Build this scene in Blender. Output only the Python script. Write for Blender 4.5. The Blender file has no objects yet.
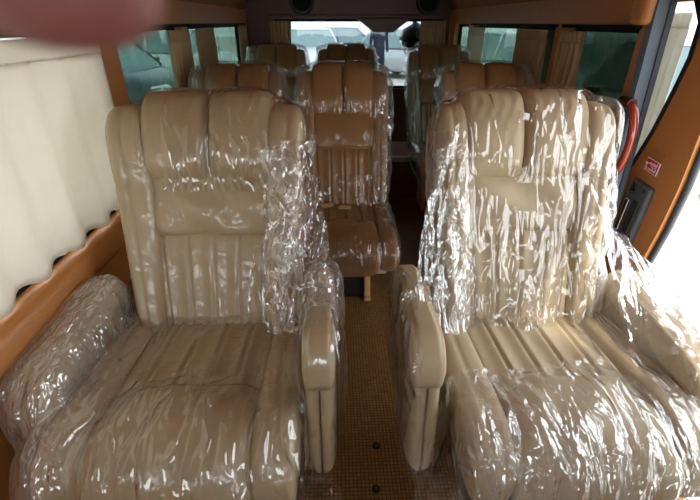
import bpy, bmesh, math, random
import numpy as np
from mathutils import Vector, Matrix, noise
from mathutils.bvhtree import BVHTree
random.seed(7)
PI = math.pi
C = bpy.context.scene.collection
sc = bpy.context.scene

# ------------------------------------------------------------------ materials
def srgb(h):
    f = lambda c: c/12.92 if c <= .04045 else ((c+.055)/1.055)**2.4
    return tuple(f(c/255) for c in h) + (1,)
class NT:
    def __init__(s, name):
        s.m = bpy.data.materials.new(name); s.m.use_nodes = True
        s.t = s.m.node_tree; s.t.nodes.clear()
        s.out = s.t.nodes.new('ShaderNodeOutputMaterial')
    def n(s, typ, **kw):
        nd = s.t.nodes.new(typ)
        for k, v in kw.items():
            if k.startswith('i_'):
                key = k[2:]
                key = int(key) if key.isdigit() else key.replace('_', ' ')
                nd.inputs[key].default_value = v
            else: setattr(nd, k, v)
        return nd
    def l(s, a, b): s.t.links.new(a, b)
def coords(t, scale=(1, 1, 1), rot=(0, 0, 0)):
    tc = t.n('ShaderNodeTexCoord'); mp = t.n('ShaderNodeMapping')
    mp.inputs['Scale'].default_value = scale; mp.inputs['Rotation'].default_value = rot
    t.l(tc.outputs['Object'], mp.inputs['Vector']); return mp.outputs[0]
def plain(name, col, rough=.5, metal=0, bump=0, bscale=60, var=0, coat=0, spec=.5, trans=0):
    t = NT(name); p = t.n('ShaderNodeBsdfPrincipled')
    p.inputs['Base Color'].default_value = col; p.inputs['Roughness'].default_value = rough
    p.inputs['Metallic'].default_value = metal; p.inputs['Coat Weight'].default_value = coat
    p.inputs['Specular IOR Level'].default_value = spec
    v = coords(t)
    if var:
        nz = t.n('ShaderNodeTexNoise', i_Scale=bscale*.12, i_Detail=4.0); t.l(v, nz.inputs['Vector'])
        mx = t.n('ShaderNodeMix', data_type='RGBA')
        mx.inputs['A'].default_value = tuple(c*(1-var) for c in col[:3])+(1,)
        mx.inputs['B'].default_value = tuple(min(1, c*(1+var)) for c in col[:3])+(1,)
        t.l(nz.outputs['Fac'], mx.inputs['Factor']); t.l(mx.outputs['Result'], p.inputs['Base Color'])
    if bump:
        nz = t.n('ShaderNodeTexNoise', i_Scale=bscale, i_Detail=3.0); t.l(v, nz.inputs['Vector'])
        b = t.n('ShaderNodeBump', i_Strength=bump, i_Distance=.004); t.l(nz.outputs['Fac'], b.inputs['Height'])
        t.l(b.outputs[0], p.inputs['Normal'])
    sh = p.outputs[0]
    if trans:
        tr = t.n('ShaderNodeBsdfTranslucent'); tr.inputs['Color'].default_value = col
        ms = t.n('ShaderNodeMixShader', i_0=trans); t.l(sh, ms.inputs[1]); t.l(tr.outputs[0], ms.inputs[2]); sh = ms.outputs[0]
    t.l(sh, t.out.inputs[0]); return t.m
def math_n(t, op, a, b=None):
    m = t.n('ShaderNodeMath', operation=op)
    for i, x in enumerate((a, b)):
        if x is None: continue
        if isinstance(x, (int, float)): m.inputs[i].default_value = x
        else: t.l(x, m.inputs[i])
    return m.outputs[0]
def ridges(t, scale, stretch, rot, det=2.0, dist=1.2):
    nz = t.n('ShaderNodeTexNoise', i_Scale=scale, i_Detail=det, i_Distortion=dist)
    t.l(coords(t, stretch, rot), nz.inputs['Vector'])
    a = math_n(t, 'SUBTRACT', nz.outputs['Fac'], .5); a = math_n(t, 'ABSOLUTE', a)
    a = math_n(t, 'MULTIPLY', a, -5.0)
    return math_n(t, 'MAXIMUM', math_n(t, 'ADD', a, 1.0), 0.0)
def leather(name, col, coat=0.0, cr=.1, rough=.42):
    """soft vinyl-leather; coat = the clear film drawn tight over it"""
    t = NT(name); p = t.n('ShaderNodeBsdfPrincipled', i_Roughness=rough)
    v = coords(t)
    nz = t.n('ShaderNodeTexNoise', i_Scale=7.0, i_Detail=5.0); t.l(v, nz.inputs['Vector'])
    mx = t.n('ShaderNodeMix', data_type='RGBA')
    mx.inputs['A'].default_value = tuple(c*.88 for c in col[:3])+(1,); mx.inputs['B'].default_value = tuple(c*1.1 for c in col[:3])+(1,)
    t.l(nz.outputs['Fac'], mx.inputs['Factor']); t.l(mx.outputs['Result'], p.inputs['Base Color'])
    g = t.n('ShaderNodeTexVoronoi', i_Scale=420.0); t.l(v, g.inputs['Vector'])
    n2 = t.n('ShaderNodeTexNoise', i_Scale=22.0, i_Detail=2.0); t.l(v, n2.inputs['Vector'])
    b0 = t.n('ShaderNodeBump', i_Strength=.25, i_Distance=.008); t.l(n2.outputs['Fac'], b0.inputs['Height'])
    b1 = t.n('ShaderNodeBump', i_Strength=.12, i_Distance=.001); t.l(g.outputs['Distance'], b1.inputs['Height']); t.l(b0.outputs[0], b1.inputs['Normal'])
    t.l(b1.outputs[0], p.inputs['Normal'])
    if coat:
        p.inputs['Coat Weight'].default_value = coat; p.inputs['Coat Roughness'].default_value = cr
        r1 = ridges(t, 5.0, (3.2, .8, .8), (.3, .2, .7)); r2 = ridges(t, 7.0, (.8, 3.0, 1.2), (.2, .6, -.5))
        h = math_n(t, 'ADD', r1, math_n(t, 'MULTIPLY', r2, .7))
        cb = t.n('ShaderNodeBump', i_Strength=.55, i_Distance=.006); t.l(h, cb.inputs['Height']); t.l(cb.outputs[0], p.inputs['Coat Normal'])
    t.l(p.outputs[0], t.out.inputs[0]); return t.m
def schlick(t, normal=None):
    lw = t.n('ShaderNodeLayerWeight', i_Blend=.5)
    if normal: t.l(normal, lw.inputs['Normal'])
    return math_n(t, 'ADD', math_n(t, 'MULTIPLY', math_n(t, 'POWER', lw.outputs['Facing'], 5.0), .96), .04)
def film_mat(name, base=.07, gain=1.0, haze=.05, bumpd=.008):
    t = NT(name)
    at = t.n('ShaderNodeAttribute', attribute_name='crumple')
    cr = at.outputs['Fac']
    r1 = ridges(t, 5.0, (3.2, .8, .8), (.2, .5, .2), 1.0, .8); r2 = ridges(t, 6.0, (3.0, 1.2, .8), (.1, -.7, -.3), 1.0, .8); r3 = ridges(t, 20.0, (1.8, 1.2, .8), (.5, .2, .3), 1.0)
    crh = math_n(t, 'MAXIMUM', math_n(t, 'SUBTRACT', cr, .35), 0.0)
    h = math_n(t, 'ADD', math_n(t, 'ADD', r1, math_n(t, 'MULTIPLY', r2, .8)), math_n(t, 'MULTIPLY', math_n(t, 'MULTIPLY', r3, .6), crh))
    b = t.n('ShaderNodeBump', i_Strength=1.0, i_Distance=bumpd); t.l(h, b.inputs['Height'])
    fac = math_n(t, 'MULTIPLY', schlick(t, b.outputs[0]), gain*2.2)
    fac = math_n(t, 'ADD', fac, math_n(t, 'MULTIPLY', crh, .16))
    fac = math_n(t, 'MINIMUM', fac, .85)
    tr = t.n('ShaderNodeBsdfTransparent'); tr.inputs[0].default_value = (.97, .97, .965, 1)
    gl = t.n('ShaderNodeBsdfGlossy', i_Roughness=.09); gl.inputs['Color'].default_value = (1, 1, 1, 1); t.l(b.outputs[0], gl.inputs['Normal'])
    m1 = t.n('ShaderNodeMixShader'); t.l(fac, m1.inputs[0]); t.l(tr.outputs[0], m1.inputs[1]); t.l(gl.outputs[0], m1.inputs[2])
    df = t.n('ShaderNodeBsdfDiffuse'); df.inputs[0].default_value = (.9, .9, .9, 1); t.l(b.outputs[0], df.inputs['Normal'])
    hz = math_n(t, 'ADD', math_n(t, 'MULTIPLY', math_n(t, 'MULTIPLY', crh, r2), haze*5), haze*.15)
    m2 = t.n('ShaderNodeMixShader'); t.l(hz, m2.inputs[0]); t.l(m1.outputs[0], m2.inputs[1]); t.l(df.outputs[0], m2.inputs[2])
    t.l(m2.outputs[0], t.out.inputs[0]); return t.m
def glass_mat(name, tint, refl=1.0):
    t = NT(name)
    tr = t.n('ShaderNodeBsdfTransparent'); tr.inputs[0].default_value = tint
    gl = t.n('ShaderNodeBsdfGlossy', i_Roughness=.02)
    m = t.n('ShaderNodeMixShader'); t.l(math_n(t, 'MULTIPLY', schlick(t), refl), m.inputs[0]); t.l(tr.outputs[0], m.inputs[1]); t.l(gl.outputs[0], m.inputs[2])
    t.l(m.outputs[0], t.out.inputs[0]); return t.m
def mat_floor():
    t = NT('woven_vinyl_floor'); p = t.n('ShaderNodeBsdfPrincipled', i_Roughness=.5)
    br = t.n('ShaderNodeTexBrick', offset=0.0, i_Scale=1.0, i_Mortar_Size=.0016, i_Mortar_Smooth=.4, i_Brick_Width=.0125, i_Row_Height=.0125)
    br.inputs['Color1'].default_value = srgb((164, 116, 62)); br.inputs['Color2'].default_value = srgb((142, 98, 50)); br.inputs['Mortar'].default_value = srgb((84, 52, 24))
    t.l(coords(t), br.inputs['Vector'])
    b = t.n('ShaderNodeBump', i_Strength=.6, i_Distance=.002, invert=True); t.l(br.outputs['Fac'], b.inputs['Height'])
    t.l(br.outputs['Color'], p.inputs['Base Color']); t.l(b.outputs[0], p.inputs['Normal']); t.l(p.outputs[0], t.out.inputs[0]); return t.m
def mat_ground():
    t = NT('pale_paving'); p = t.n('ShaderNodeBsdfPrincipled', i_Roughness=.75)
    br = t.n('ShaderNodeTexBrick', i_Scale=1.0, i_Mortar_Size=.012, i_Brick_Width=.6, i_Row_Height=.3)
    br.inputs['Color1'].default_value = srgb((212, 208, 198)); br.inputs['Color2'].default_value = srgb((200, 197, 188)); br.inputs['Mortar'].default_value = srgb((168, 162, 150))
    t.l(coords(t), br.inputs['Vector']); t.l(br.outputs['Color'], p.inputs['Base Color']); t.l(p.outputs[0], t.out.inputs[0]); return t.m

LE = srgb((180, 161, 130))
M = dict(
    leather=leather('beige_leather', LE, rough=.5),
    wrapped=leather('beige_leather_under_tight_film', LE, coat=.9, cr=.12),
    rearleather=leather('shade_browned_leather_under_tight_film', srgb((150, 112, 72)), coat=1.0, cr=.12),  # darkened and browned: rear dimness and headliner reflection put into the colour
    film=film_mat('clear_film'), rearfilm=film_mat('clear_film_rear', gain=.8, haze=.03, bumpd=.006),
    black=plain('black_plastic', (.012, .012, .013, 1), .45, bump=.2), rail=plain('dark_rail', (.008, .008, .008, 1), .7, spec=.2),
    trim=plain('orange_tan_trim', srgb((184, 122, 66)), .42, bump=.25, bscale=240, var=.06),
    head=plain('headliner_cloth', srgb((158, 100, 54)), .85, bump=.4, bscale=400, var=.08),
    wood=plain('dark_red_brown_trim', srgb((82, 40, 26)), .4, var=.15),
    redwood=plain('polished_red_wood', srgb((150, 52, 28)), .2, var=.25, coat=.8),
    cur=plain('cream_curtain', srgb((246, 241, 230)), .9, bump=.5, bscale=500, var=.03, trans=.34),
    curtan=plain('tan_curtain', srgb((190, 164, 126)), .9, bump=.5, bscale=500, var=.06, trans=.25),
    floor=mat_floor(), ground=mat_ground(),
    seal=plain('blue_grey_rubber_seal', srgb((98, 111, 124)), .45, bump=.2),
    sealdark=plain('dark_seal', srgb((52, 60, 70)), .5),
    grey=plain('dark_grey_plastic', srgb((74, 80, 86)), .4, bump=.2, bscale=300),
    steel=plain('painted_steel', srgb((90, 86, 80)), .4, .6),
    silver=plain('silver_metal', srgb((190, 192, 190)), .25, 1.0),
    brownbox=plain('brown_carpet', srgb((112, 66, 40)), .9, bump=.6, bscale=300),
    pale=plain('pale_grey_edging', srgb((176, 168, 158)), .5),
    belt=plain('brown_belt', srgb((150, 108, 72)), .5), tan=plain('tan_plastic', srgb((206, 160, 104)), .4),
    white=plain('white_print', (.8, .8, .8, 1), .5), red=plain('red_print', srgb((196, 24, 48)), .5), pink=plain('pink_emblem', srgb((225, 130, 110)), .35),
    brass=plain('gold_print', srgb((170, 118, 30)), .4),
    glass=glass_mat('clear_glass', (.44, .47, .48, 1)), tint=glass_mat('green_tinted_glass', (.25, .32, .30, 1)), clear=glass_mat('side_glass', (.86, .88, .87, 1)),
    dark=glass_mat('dark_glass', (.11, .145, .12, 1)),
    skin=plain('skin', srgb((140, 84, 78)), .5, var=.06, bscale=80), nail=plain('nail', srgb((225, 176, 160)), .3),
    tyre=plain('tyre', (.015, .015, .015, 1), .8), carglass=plain('car_glass', (.24, .33, .33, 1), .12),
    lamp=plain('lamp_glass', (.8, .8, .8, 1), .1), tail=plain('tail_lamp', (.4, .02, .02, 1), .15),
    mirror=plain('mirror_glass', (.6, .65, .68, 1), .05, 1.0),
    cloth=plain('dark_clothes', srgb((34, 38, 56)), .9), hair=plain('black_hair', (.01, .01, .01, 1), .6),
    paint_white=plain('white_paint', (.75, .76, .76, 1), .25, coat=1), paint_silver=plain('silver_paint', (.52, .54, .55, 1), .28, .3, coat=1),
    paint_blue=plain('blue_paint', srgb((70, 130, 160)), .25, coat=1), paint_dark=plain('dark_teal_paint', srgb((32, 50, 54)), .25, coat=1),
    paint_grey=plain('grey_paint', srgb((120, 126, 128)), .28, .3, coat=1),
)

# ------------------------------------------------------------------ object helpers
def obj(name, verts, faces, mat, parent=None, smooth=True, closed=True):
    me = bpy.data.meshes.new(name); me.from_pydata([tuple(v) for v in verts], [], faces); me.update()
    if closed:
        bm = bmesh.new(); bm.from_mesh(me); bmesh.ops.recalc_face_normals(bm, faces=bm.faces[:])
        if bm.calc_volume(signed=True) < 0 and all(len(e.link_faces) == 2 for e in bm.edges): bmesh.ops.reverse_faces(bm, faces=bm.faces[:])
        bm.to_mesh(me); bm.free(); me.update()
    if smooth: me.polygons.foreach_set('use_smooth', [True]*len(me.polygons))
    me.materials.append(mat)
    o = bpy.data.objects.new(name, me); C.objects.link(o); o.parent = parent
    return o
def objb(name, bm, mat, parent=None, smooth=False):
    me = bpy.data.meshes.new(name); bm.normal_update(); bm.to_mesh(me); bm.free()
    if smooth: me.polygons.foreach_set('use_smooth', [True]*len(me.polygons))
    me.materials.append(mat); o = bpy.data.objects.new(name, me); C.objects.link(o); o.parent = parent
    return o
def thing(name, label, cat, loc=(0, 0, 0), rz=0, group=None):
    o = bpy.data.objects.new(name, None); C.objects.link(o); o.empty_display_size = .1
    o.location = loc; o.rotation_euler = (0, 0, rz); return tag(o, label, cat, group)
def tag(o, label, cat, group=None):
    o['label'] = label; o['category'] = cat
    if group: o['group'] = group
    return o
def struct(o): o['kind'] = 'structure'; return o
def add_box(bm, c, size, bev=0, rot=None, seg=2):
    r = bmesh.ops.create_cube(bm, size=1.0); vs = r['verts']
    m = Matrix.Translation(c) @ (rot.to_4x4() if rot else Matrix.Identity(4)) @ Matrix.Diagonal((*size, 1))
    bmesh.ops.transform(bm, matrix=m, verts=vs)
    if bev:
        es = list({e for v in vs for e in v.link_edges})
        bmesh.ops.bevel(bm, geom=es, offset=bev, segments=seg, profile=.5, affect='EDGES', clamp_overlap=True)
    return bm
def box(name, c, size, mat, parent=None, bev=0, rot=None, smooth=False):
    return objb(name, add_box(bmesh.new(), c, size, bev, rot), mat, parent, smooth)
def span(bm, x0, x1, y0, y1, z0, z1, bev=0):
    return add_box(bm, ((x0+x1)/2, (y0+y1)/2, (z0+z1)/2), (abs(x1-x0), abs(y1-y0), abs(z1-z0)), bev)
def cyl(bm, p0, p1, r0, r1=None, seg=20):
    p0, p1 = Vector(p0), Vector(p1); d = p1-p0
    m = Matrix.Translation((p0+p1)/2) @ d.to_track_quat('Z', 'Y').to_matrix().to_4x4()
    bmesh.ops.create_cone(bm, cap_ends=True, segments=seg, radius1=r0, radius2=r0 if r1 is None else r1, depth=d.length, matrix=m); return bm
def tube(pts, r, seg=10, closed=False):
    """swept tube through pts -> (verts, faces); r number or list"""
    pts = [Vector(p) for p in pts]; n = len(pts); V = []; F = []; up = Vector((0.13, .27, .95))
    for i, p in enumerate(pts):
        a = pts[(i-1) % n] if (closed or i) else p; b = pts[(i+1) % n] if (closed or i < n-1) else p
        d = (b-a).normalized(); x = d.cross(up).normalized(); y = d.cross(x).normalized()
        rr = r[i] if isinstance(r, (list, tuple)) else r
        for k in range(seg):
            t = 2*PI*k/seg; V.append(p+x*rr*math.cos(t)+y*rr*math.sin(t))
    m = n if closed else n-1
    for i in range(m):
        for k in range(seg):
            a = i*seg+k; b = i*seg+(k+1) % seg; j = ((i+1) % n)*seg
            F.append((a, b, j+(k+1) % seg, j+k))
    if not closed: F.append(tuple(range(seg))[::-1]); F.append(tuple((n-1)*seg+k for k in range(seg)))
    return V, F
def gauss(d, s): return math.exp(-(d/s)**2)

def pad(fr, x0, x1, s0, s1, hf, hb, nu=34, nv=34, p=5, q=5, r=2.2, cx=.10, cm=7, warp=None, dent=None, n0=0):
    """closed upholstered pad in frame fr(x, s, n): bulge hf in front, hb behind; warp(x,s) moves the outline; dent(x,s) adds to the front"""
    hw, hs, mx, ms = (x1-x0)/2, (s1-s0)/2, (x0+x1)/2, (s0+s1)/2
    V = []; F = []; idx = {}
    for side in (0, 1):
        for j in range(nv+1):
            for i in range(nu+1):
                rim = i in (0, nu) or j in (0, nv)
                if side and rim: idx[1, i, j] = idx[0, i, j]; continue
                a = math.sin(PI/2*(2*i/nu-1)); b = math.sin(PI/2*(2*j/nv-1))
                a = .6*a+.4*(2*i/nu-1); b = .6*b+.4*(2*j/nv-1)
                x = mx+hw*a*(1-cx*abs(b)**cm); s = ms+hs*b*(1-cx*abs(a)**cm)
                e = max(0, (1-abs(a)**p))*max(0, (1-abs(b)**q)); e = e**(1/r)
                if side == 0:
                    n = n0+hf*e+(dent(x, s)*e if dent else 0)
                else: n = n0-hb*e
                if warp: x, s, n = warp(x, s, n)
                idx[side, i, j] = len(V); V.append(fr(x, s, n))
    for side in (0, 1):
        for j in range(nv):
            for i in range(nu):
                f = (idx[side, i, j], idx[side, i+1, j], idx[side, i+1, j+1], idx[side, i, j+1])
                F.append(f if side == 0 else f[::-1])
    return V, F

# ------------------------------------------------------------------ clear film
def relax(P, bvh, gap, iters=24, wrapu=False, pull=.3, lam=.5, pinned=None):
    nu, nv = P.shape[:2]
    for it in range(iters):
        L = np.zeros_like(P); cnt = np.zeros(P.shape[:2]+(1,))
        if wrapu: L += np.roll(P, 1, 0)+np.roll(P, -1, 0); cnt += 2
        else:
            L[1:] += P[:-1]; cnt[1:] += 1; L[:-1] += P[1:]; cnt[:-1] += 1
        L[:, 1:] += P[:, :-1]; cnt[:, 1:] += 1; L[:, :-1] += P[:, 1:]; cnt[:, :-1] += 1
        Q = P+lam*(L/cnt-P)
        if pinned is not None: Q[pinned] = P[pinned]
        P = Q
        for i in range(nu):
            for j in range(nv):
                co, no, _, d = bvh.find_nearest(Vector(P[i, j]))
                if co is None: continue
                v = Vector(P[i, j])-co; g = gap[i, j]
                sd = d if v.dot(no) > 0 else -d
                if sd < g: P[i, j] = co+no*g if sd < 0.002 else co+v.normalized()*g
                elif pull and it % 2 == 0 and sd < .09: P[i, j] = Vector(P[i, j])-v.normalized()*(sd-g)*pull
    return P
def rotv(p, a):
    c, s = math.cos(a), math.sin(a); return (p[0]*c-p[2]*s, p[1], p[0]*s+p[2]*c)
def ridge(p, k, seed=0):
    v = noise.noise(Vector((p[0]*k[0]+seed, p[1]*k[1]-seed*.7, p[2]*k[2]+seed*.3)))
    return max(0., 1-abs(v)*3.2)
def film(parent, P, bvh, mat, crumple, keep=None, wrapu=False, iters=22, pull=.3, amp=(.003, .010), gaps=(.004, .014), sub=1, seed=0, name='plastic_film'):
    nu, nv = P.shape[:2]
    gap = np.zeros((nu, nv))
    for i in range(nu):
        for j in range(nv):
            w = .5+.5*noise.noise(Vector(P[i, j])*6+Vector((seed, 0, 0)))
            gap[i, j] = gaps[0]+(gaps[1]-gaps[0])*w
    P = relax(P.copy(), bvh, gap, iters, wrapu, pull)
    # normals
    du = np.roll(P, -1, 0)-np.roll(P, 1, 0) if wrapu else np.gradient(P, axis=0)
    dv = np.gradient(P, axis=1); N = np.cross(du, dv); N /= (np.linalg.norm(N, axis=2, keepdims=True)+1e-9)
    # orient away from the seat
    o = 0
    for i in range(0, nu, 7):
        for j in range(0, nv, 7):
            co, no, _, d = bvh.find_nearest(Vector(P[i, j])); o += (Vector(P[i, j])-co).dot(Vector(N[i, j]))
    if o < 0: N = -N
    cr = np.zeros((nu, nv)); V = []
    for i in range(nu):
        for j in range(nv):
            p = P[i, j]; c = crumple(p); cr[i, j] = c
            h = ridge(rotv(p, .5), (15, 4, 4), seed+3)*.7+ridge(rotv(p, -.7), (10, 3.5, 4), seed+9)*.6+(ridge(p, (30, 22, 16), seed+5)*.6*max(0, c-.4)*1.6)
            fade = 1.0 if not wrapu else min(1, (1-j/(nv-1))/.22)**.7
            V.append(p+N[i, j]*h*(amp[0]+amp[1]*c)*fade)
    F = []
    for i in range(nu if wrapu else nu-1):
        for j in range(nv-1):
            a, b = i*nv+j, ((i+1) % nu)*nv+j
            if keep is not None:
                q = (P[i, j]+P[(i+1) % nu, j+1])/2
                if keep(q)+.30*noise.noise(Vector(q)*13+Vector((seed, 0, 0))) < .5: continue
            F.append((a, b, b+1, a+1))
    if o < 0: F = [f[::-1] for f in F]
    used = sorted({v for f in F for v in f}); mp = {v: k for k, v in enumerate(used)}
    ob = obj(name, [V[v] for v in used], [tuple(mp[v] for v in f) for f in F], mat, parent, closed=False)
    at = ob.data.attributes.new('crumple', 'FLOAT', 'POINT')
    flat = cr.reshape(-1); at.data.foreach_set('value', [float(flat[v]) for v in used])
    if sub:
        md = ob.modifiers.new('Subdivision', 'SUBSURF'); md.levels = sub; md.render_levels = sub
    return ob
def bvh_of(objs):
    V = []; F = []
    for o in objs:
        b = len(V); V += [v.co.copy() for v in o.data.vertices]; F += [tuple(i+b for i in p.vertices) for p in o.data.polygons]
    return BVHTree.FromPolygons(V, F)
def back_shell(fr, hw, depth, s0, s1, nu, nv):
    """sock around a backrest, open below: closed round in u, along s in v, drawn together over the top"""
    P = np.zeros((nu, nv, 3))
    for i in range(nu):
        t = 2*PI*i/nu; c, s = math.cos(t), math.sin(t)
        ex = lambda k: math.copysign(abs(k)**.6, k)
        for j in range(nv):
            v = j/(nv-1); f = 1.0; ss = s0+(s1-s0)*v/.80
            if v > .80:
                w = (v-.80)/.20*PI/2; f = max(.04, math.cos(w)); ss = s1+.05*math.sin(w)
            P[i, j] = fr(hw*f*ex(c), ss, depth*f*ex(s)+.01)
    return P
def drape(x0, x1, y0, y1, bvh, nu, nv, zlow, top=1.3):
    P = np.zeros((nu, nv, 3))
    for i in range(nu):
        for j in range(nv):
            x = x0+(x1-x0)*i/(nu-1); y = y0+(y1-y0)*j/(nv-1)
            h = bvh.ray_cast(Vector((x, y, top)), Vector((0, 0, -1)))
            z = h[0].z if h[0] else zlow
            P[i, j] = (x, y, max(z, zlow)+.01)
    return P
def patch(c00, c10, c11, c01, nu, nv, sag=0):
    P = np.zeros((nu, nv, 3)); c = [np.array(q, float) for q in (c00, c10, c11, c01)]
    for i in range(nu):
        for j in range(nv):
            u, v = i/(nu-1), j/(nv-1)
            P[i, j] = (1-u)*(1-v)*c[0]+u*(1-v)*c[1]+u*v*c[2]+(1-u)*v*c[3]
            P[i, j, 2] -= sag*4*u*(1-u)*4*v*(1-v)*.5
    return P

# ------------------------------------------------------------------ seats
def frames(lean, h, yj, tilt=math.radians(3)):
    sl, cl = math.sin(lean), math.cos(lean); st, ct = math.sin(tilt), math.cos(tilt)
    back = lambda x, s, n: Vector((x, yj+s*sl-n*cl, h+s*cl+n*sl))
    seat = lambda x, f, n: Vector((x, yj-f*ct-n*st, h+f*st+n*ct))
    return back, seat
def build_back(root, fr, L, wt, wb, ct, cb, m, wing=.075, ch=4):
    """wt/wb: outer half widths at top and bottom, ct/cb: centre panel half widths; L length"""
    k = L/.72
    lerp = lambda a, b, s: a+(b-a)*min(1, max(0, s/L))
    parts = []
    # lower panel with upright channels, middle panel above it
    def chan(x, s):
        d = 0; u = x/(lerp(cb, ct, s))*ch/2
        d += -.010*gauss((u-round(u)), .075)+.004*math.cos(2*PI*(u-.5))*-1 if abs(u) < ch/2 else 0
        return d*min(1, max(0, (.43*L-s)/.03))+.006*math.sin(PI*s/(.45*L))
    def low_warp(x, s, n): return x*lerp(cb, ct, s)/ct, s, n
    o = obj('backrest', *pad(fr, -ct-.02, ct+.02, -.05, .44*L, .055, .05, 88, 26, p=12, q=14, r=2.6, cx=.02, warp=low_warp, dent=chan), m, root); parts.append(o)
    def mid(x, s): return .012*gauss(s-.53*L, .07*k)-.004*gauss(x, .08)+.004*math.sin(x*31+s*40)
    o = obj('lumbar_panel', *pad(fr, -ct-.02, ct+.02, .400*L, .68*L, .062, .05, 40, 26, p=12, q=9, r=2.6, cx=.02, warp=low_warp, dent=mid), m, root); parts.append(o)
    # pair of headrest pillows with gathered seam between
    def pil(x, s):
        t = (s-.63*L)/(.37*L); gath = .003*math.sin(x*190+4*math.sin(s*25))*gauss(t-1, .5)
        return .022*math.sin(PI*min(1, max(0, .15+t*.85)))+gath*.6
    hp = []
    for sg in (-1, 1):
        o = obj('headrest_pillow', *pad(fr, min(-sg*.004, sg*(ct+.016)), max(-sg*.004, sg*(ct+.016)), .615*L, 1.0*L, .078, .05, 34, 36, p=7, q=4.5, r=2.5, cx=.07, warp=lambda x, s, n: (x*(1-.03*gauss(s-L, .06)), s, n), dent=pil), m, root); parts.append(o); hp.append(o)
    # wings down both sides
    for sg in (-1, 1):
        w0, w1 = ct-.014, wt
        def wwarp(x, s, n, sg=sg):
            s = s-.035*k*max(0, (abs(x)-w0)/(w1-w0))**2*max(0, s/L)**6
            a = (abs(x)-(ct-.014))/(wt-ct+.014)
            inn = lerp(cb, ct, s)-.014; out = lerp(wb, wt, min(L*.9, s)*1.1)
            return sg*(inn+a*(out-inn)), s, n+.018*a
        def wd(x, s): return -.010*gauss(s-.62*L, .008)-.006*gauss(abs(x)-(ct+(wt-ct)*.50), .006)+.018*gauss(s-.83*L, .16*L)
        o = obj('side_wing', *pad(fr, min(sg*w0, sg*w1), max(sg*w0, sg*w1), -.05, .955*L, wing, .05, 24, 50, p=4.2, q=8, r=2.5, cx=.24, cm=9, warp=wwarp, dent=wd), m, root); parts.append(o)
        if sg == 1:
            for f in (): pass
    # hard shell behind
    def bw(x, s, n): return x*lerp(wb, wt, s)/wt*.96, s, n
    o = obj('back_shell', *pad(fr, -wt, wt, -.08, .93*L, .02, .075, 24, 24, p=6, q=6, cx=.14, warp=bw, n0=-.03), m, root); parts.append(o)
    return parts
def build_cushion(root, fr, D, hw, cw, m, ch=5, thick=.12, bol=.014):
    parts = []
    def chan(x, f):
        u = (x/cw)*ch/2+(.5 if ch % 2 else 0)
        d = -.011*gauss(u-round(u), .07)-.004*math.cos(2*PI*(u-.5)) if abs(x) < cw*.97 else 0
        return d
    parts.append(obj('seat_cushion', *pad(fr, -cw, cw, -.02, D*.56, .048, thick*.6, 90, 24, p=12, q=12, r=2.6, cx=.02, dent=chan), m, root))
    def fw(x, f, n):
        t = max(0, (f-D*.70)/(D*.30)); return x, f, n-.075*t*t
    def fd(x, f): return .004*math.sin(x*40+f*30)+.010*gauss(x, cw*.7)
    parts.append(obj('thigh_pillow', *pad(fr, -cw, cw, D*.50, D, .060, thick, 44, 34, p=8, q=4.2, r=2.3, cx=.06, warp=fw, dent=fd), m, root))
    for sg in (-1, 1):
        a, b = cw-.015, hw
        def bd(x, f): return -.008*gauss(f-D*.55, .008)-.004*gauss(abs(x)-(a+(b-a)*.55), .006)
        parts.append(obj('cushion_bolster', *pad(fr, min(sg*a, sg*b), max(sg*a, sg*b), -.02, D*.97, .054+bol, thick, 24, 36, p=4.4, q=6, r=2.5, cx=.08, warp=fw, dent=bd), m, root))
    # under tray
    def uw(x, f, n): return x, f, n
    parts.append(obj('seat_pan', *pad(fr, -hw*.95, hw*.95, -.04, D*.93, .02, .06, 20, 20, p=10, q=8, cx=.08, n0=-thick+.02), M['leather'], root))
    return parts
def armrest(root, x, yb, yf, zb, zf, w, m, panel, front_drop=.30, lab=None):
    L = (Vector((0, yf, zf))-Vector((0, yb, zb))).length
    d = Vector((0, yf-yb, zf-zb))/L; up = Vector((0, -d.z, d.y)); up = up if up.z > 0 else -up
    fr = lambda a, s, n: Vector((x+a, yb, zb))+d*s+up*n
    parts = []
    def dn(a, s): return -.005*gauss(abs(a)-w*.36, .004)
    wrp = lambda a, s, n: (a*(1+.12*s/L), s, n-.05*max(0, (s-L*.8)/(L*.2))**2)
    parts.append(obj('armrest_pad', *pad(fr, -w/2, w/2, 0, L, .045, .05, 22, 34, p=6, q=12, r=2.8, cx=.07, warp=wrp, dent=dn), m, root))
    if panel:
        # upright padded side leaf under the arm, running down beside the cushion
        f2 = lambda a, s, n: Vector((x+n, yb+.08+a, zb-.02-s))
        for sg in (-1, 1):
            def w2(a, s, n, sg=sg): return a-.03*(s/front_drop), s, n
            V, F = pad(f2, yf-yb-.07, -.02, 0, front_drop, .033 if sg > 0 else .006, .006 if sg > 0 else .033, 26, 26, p=9, q=9, r=2.8, cx=.06, warp=w2, n0=sg*.0055)
            parts.append(obj('armrest_side_panel', V, F, m, root))
    return parts

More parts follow.
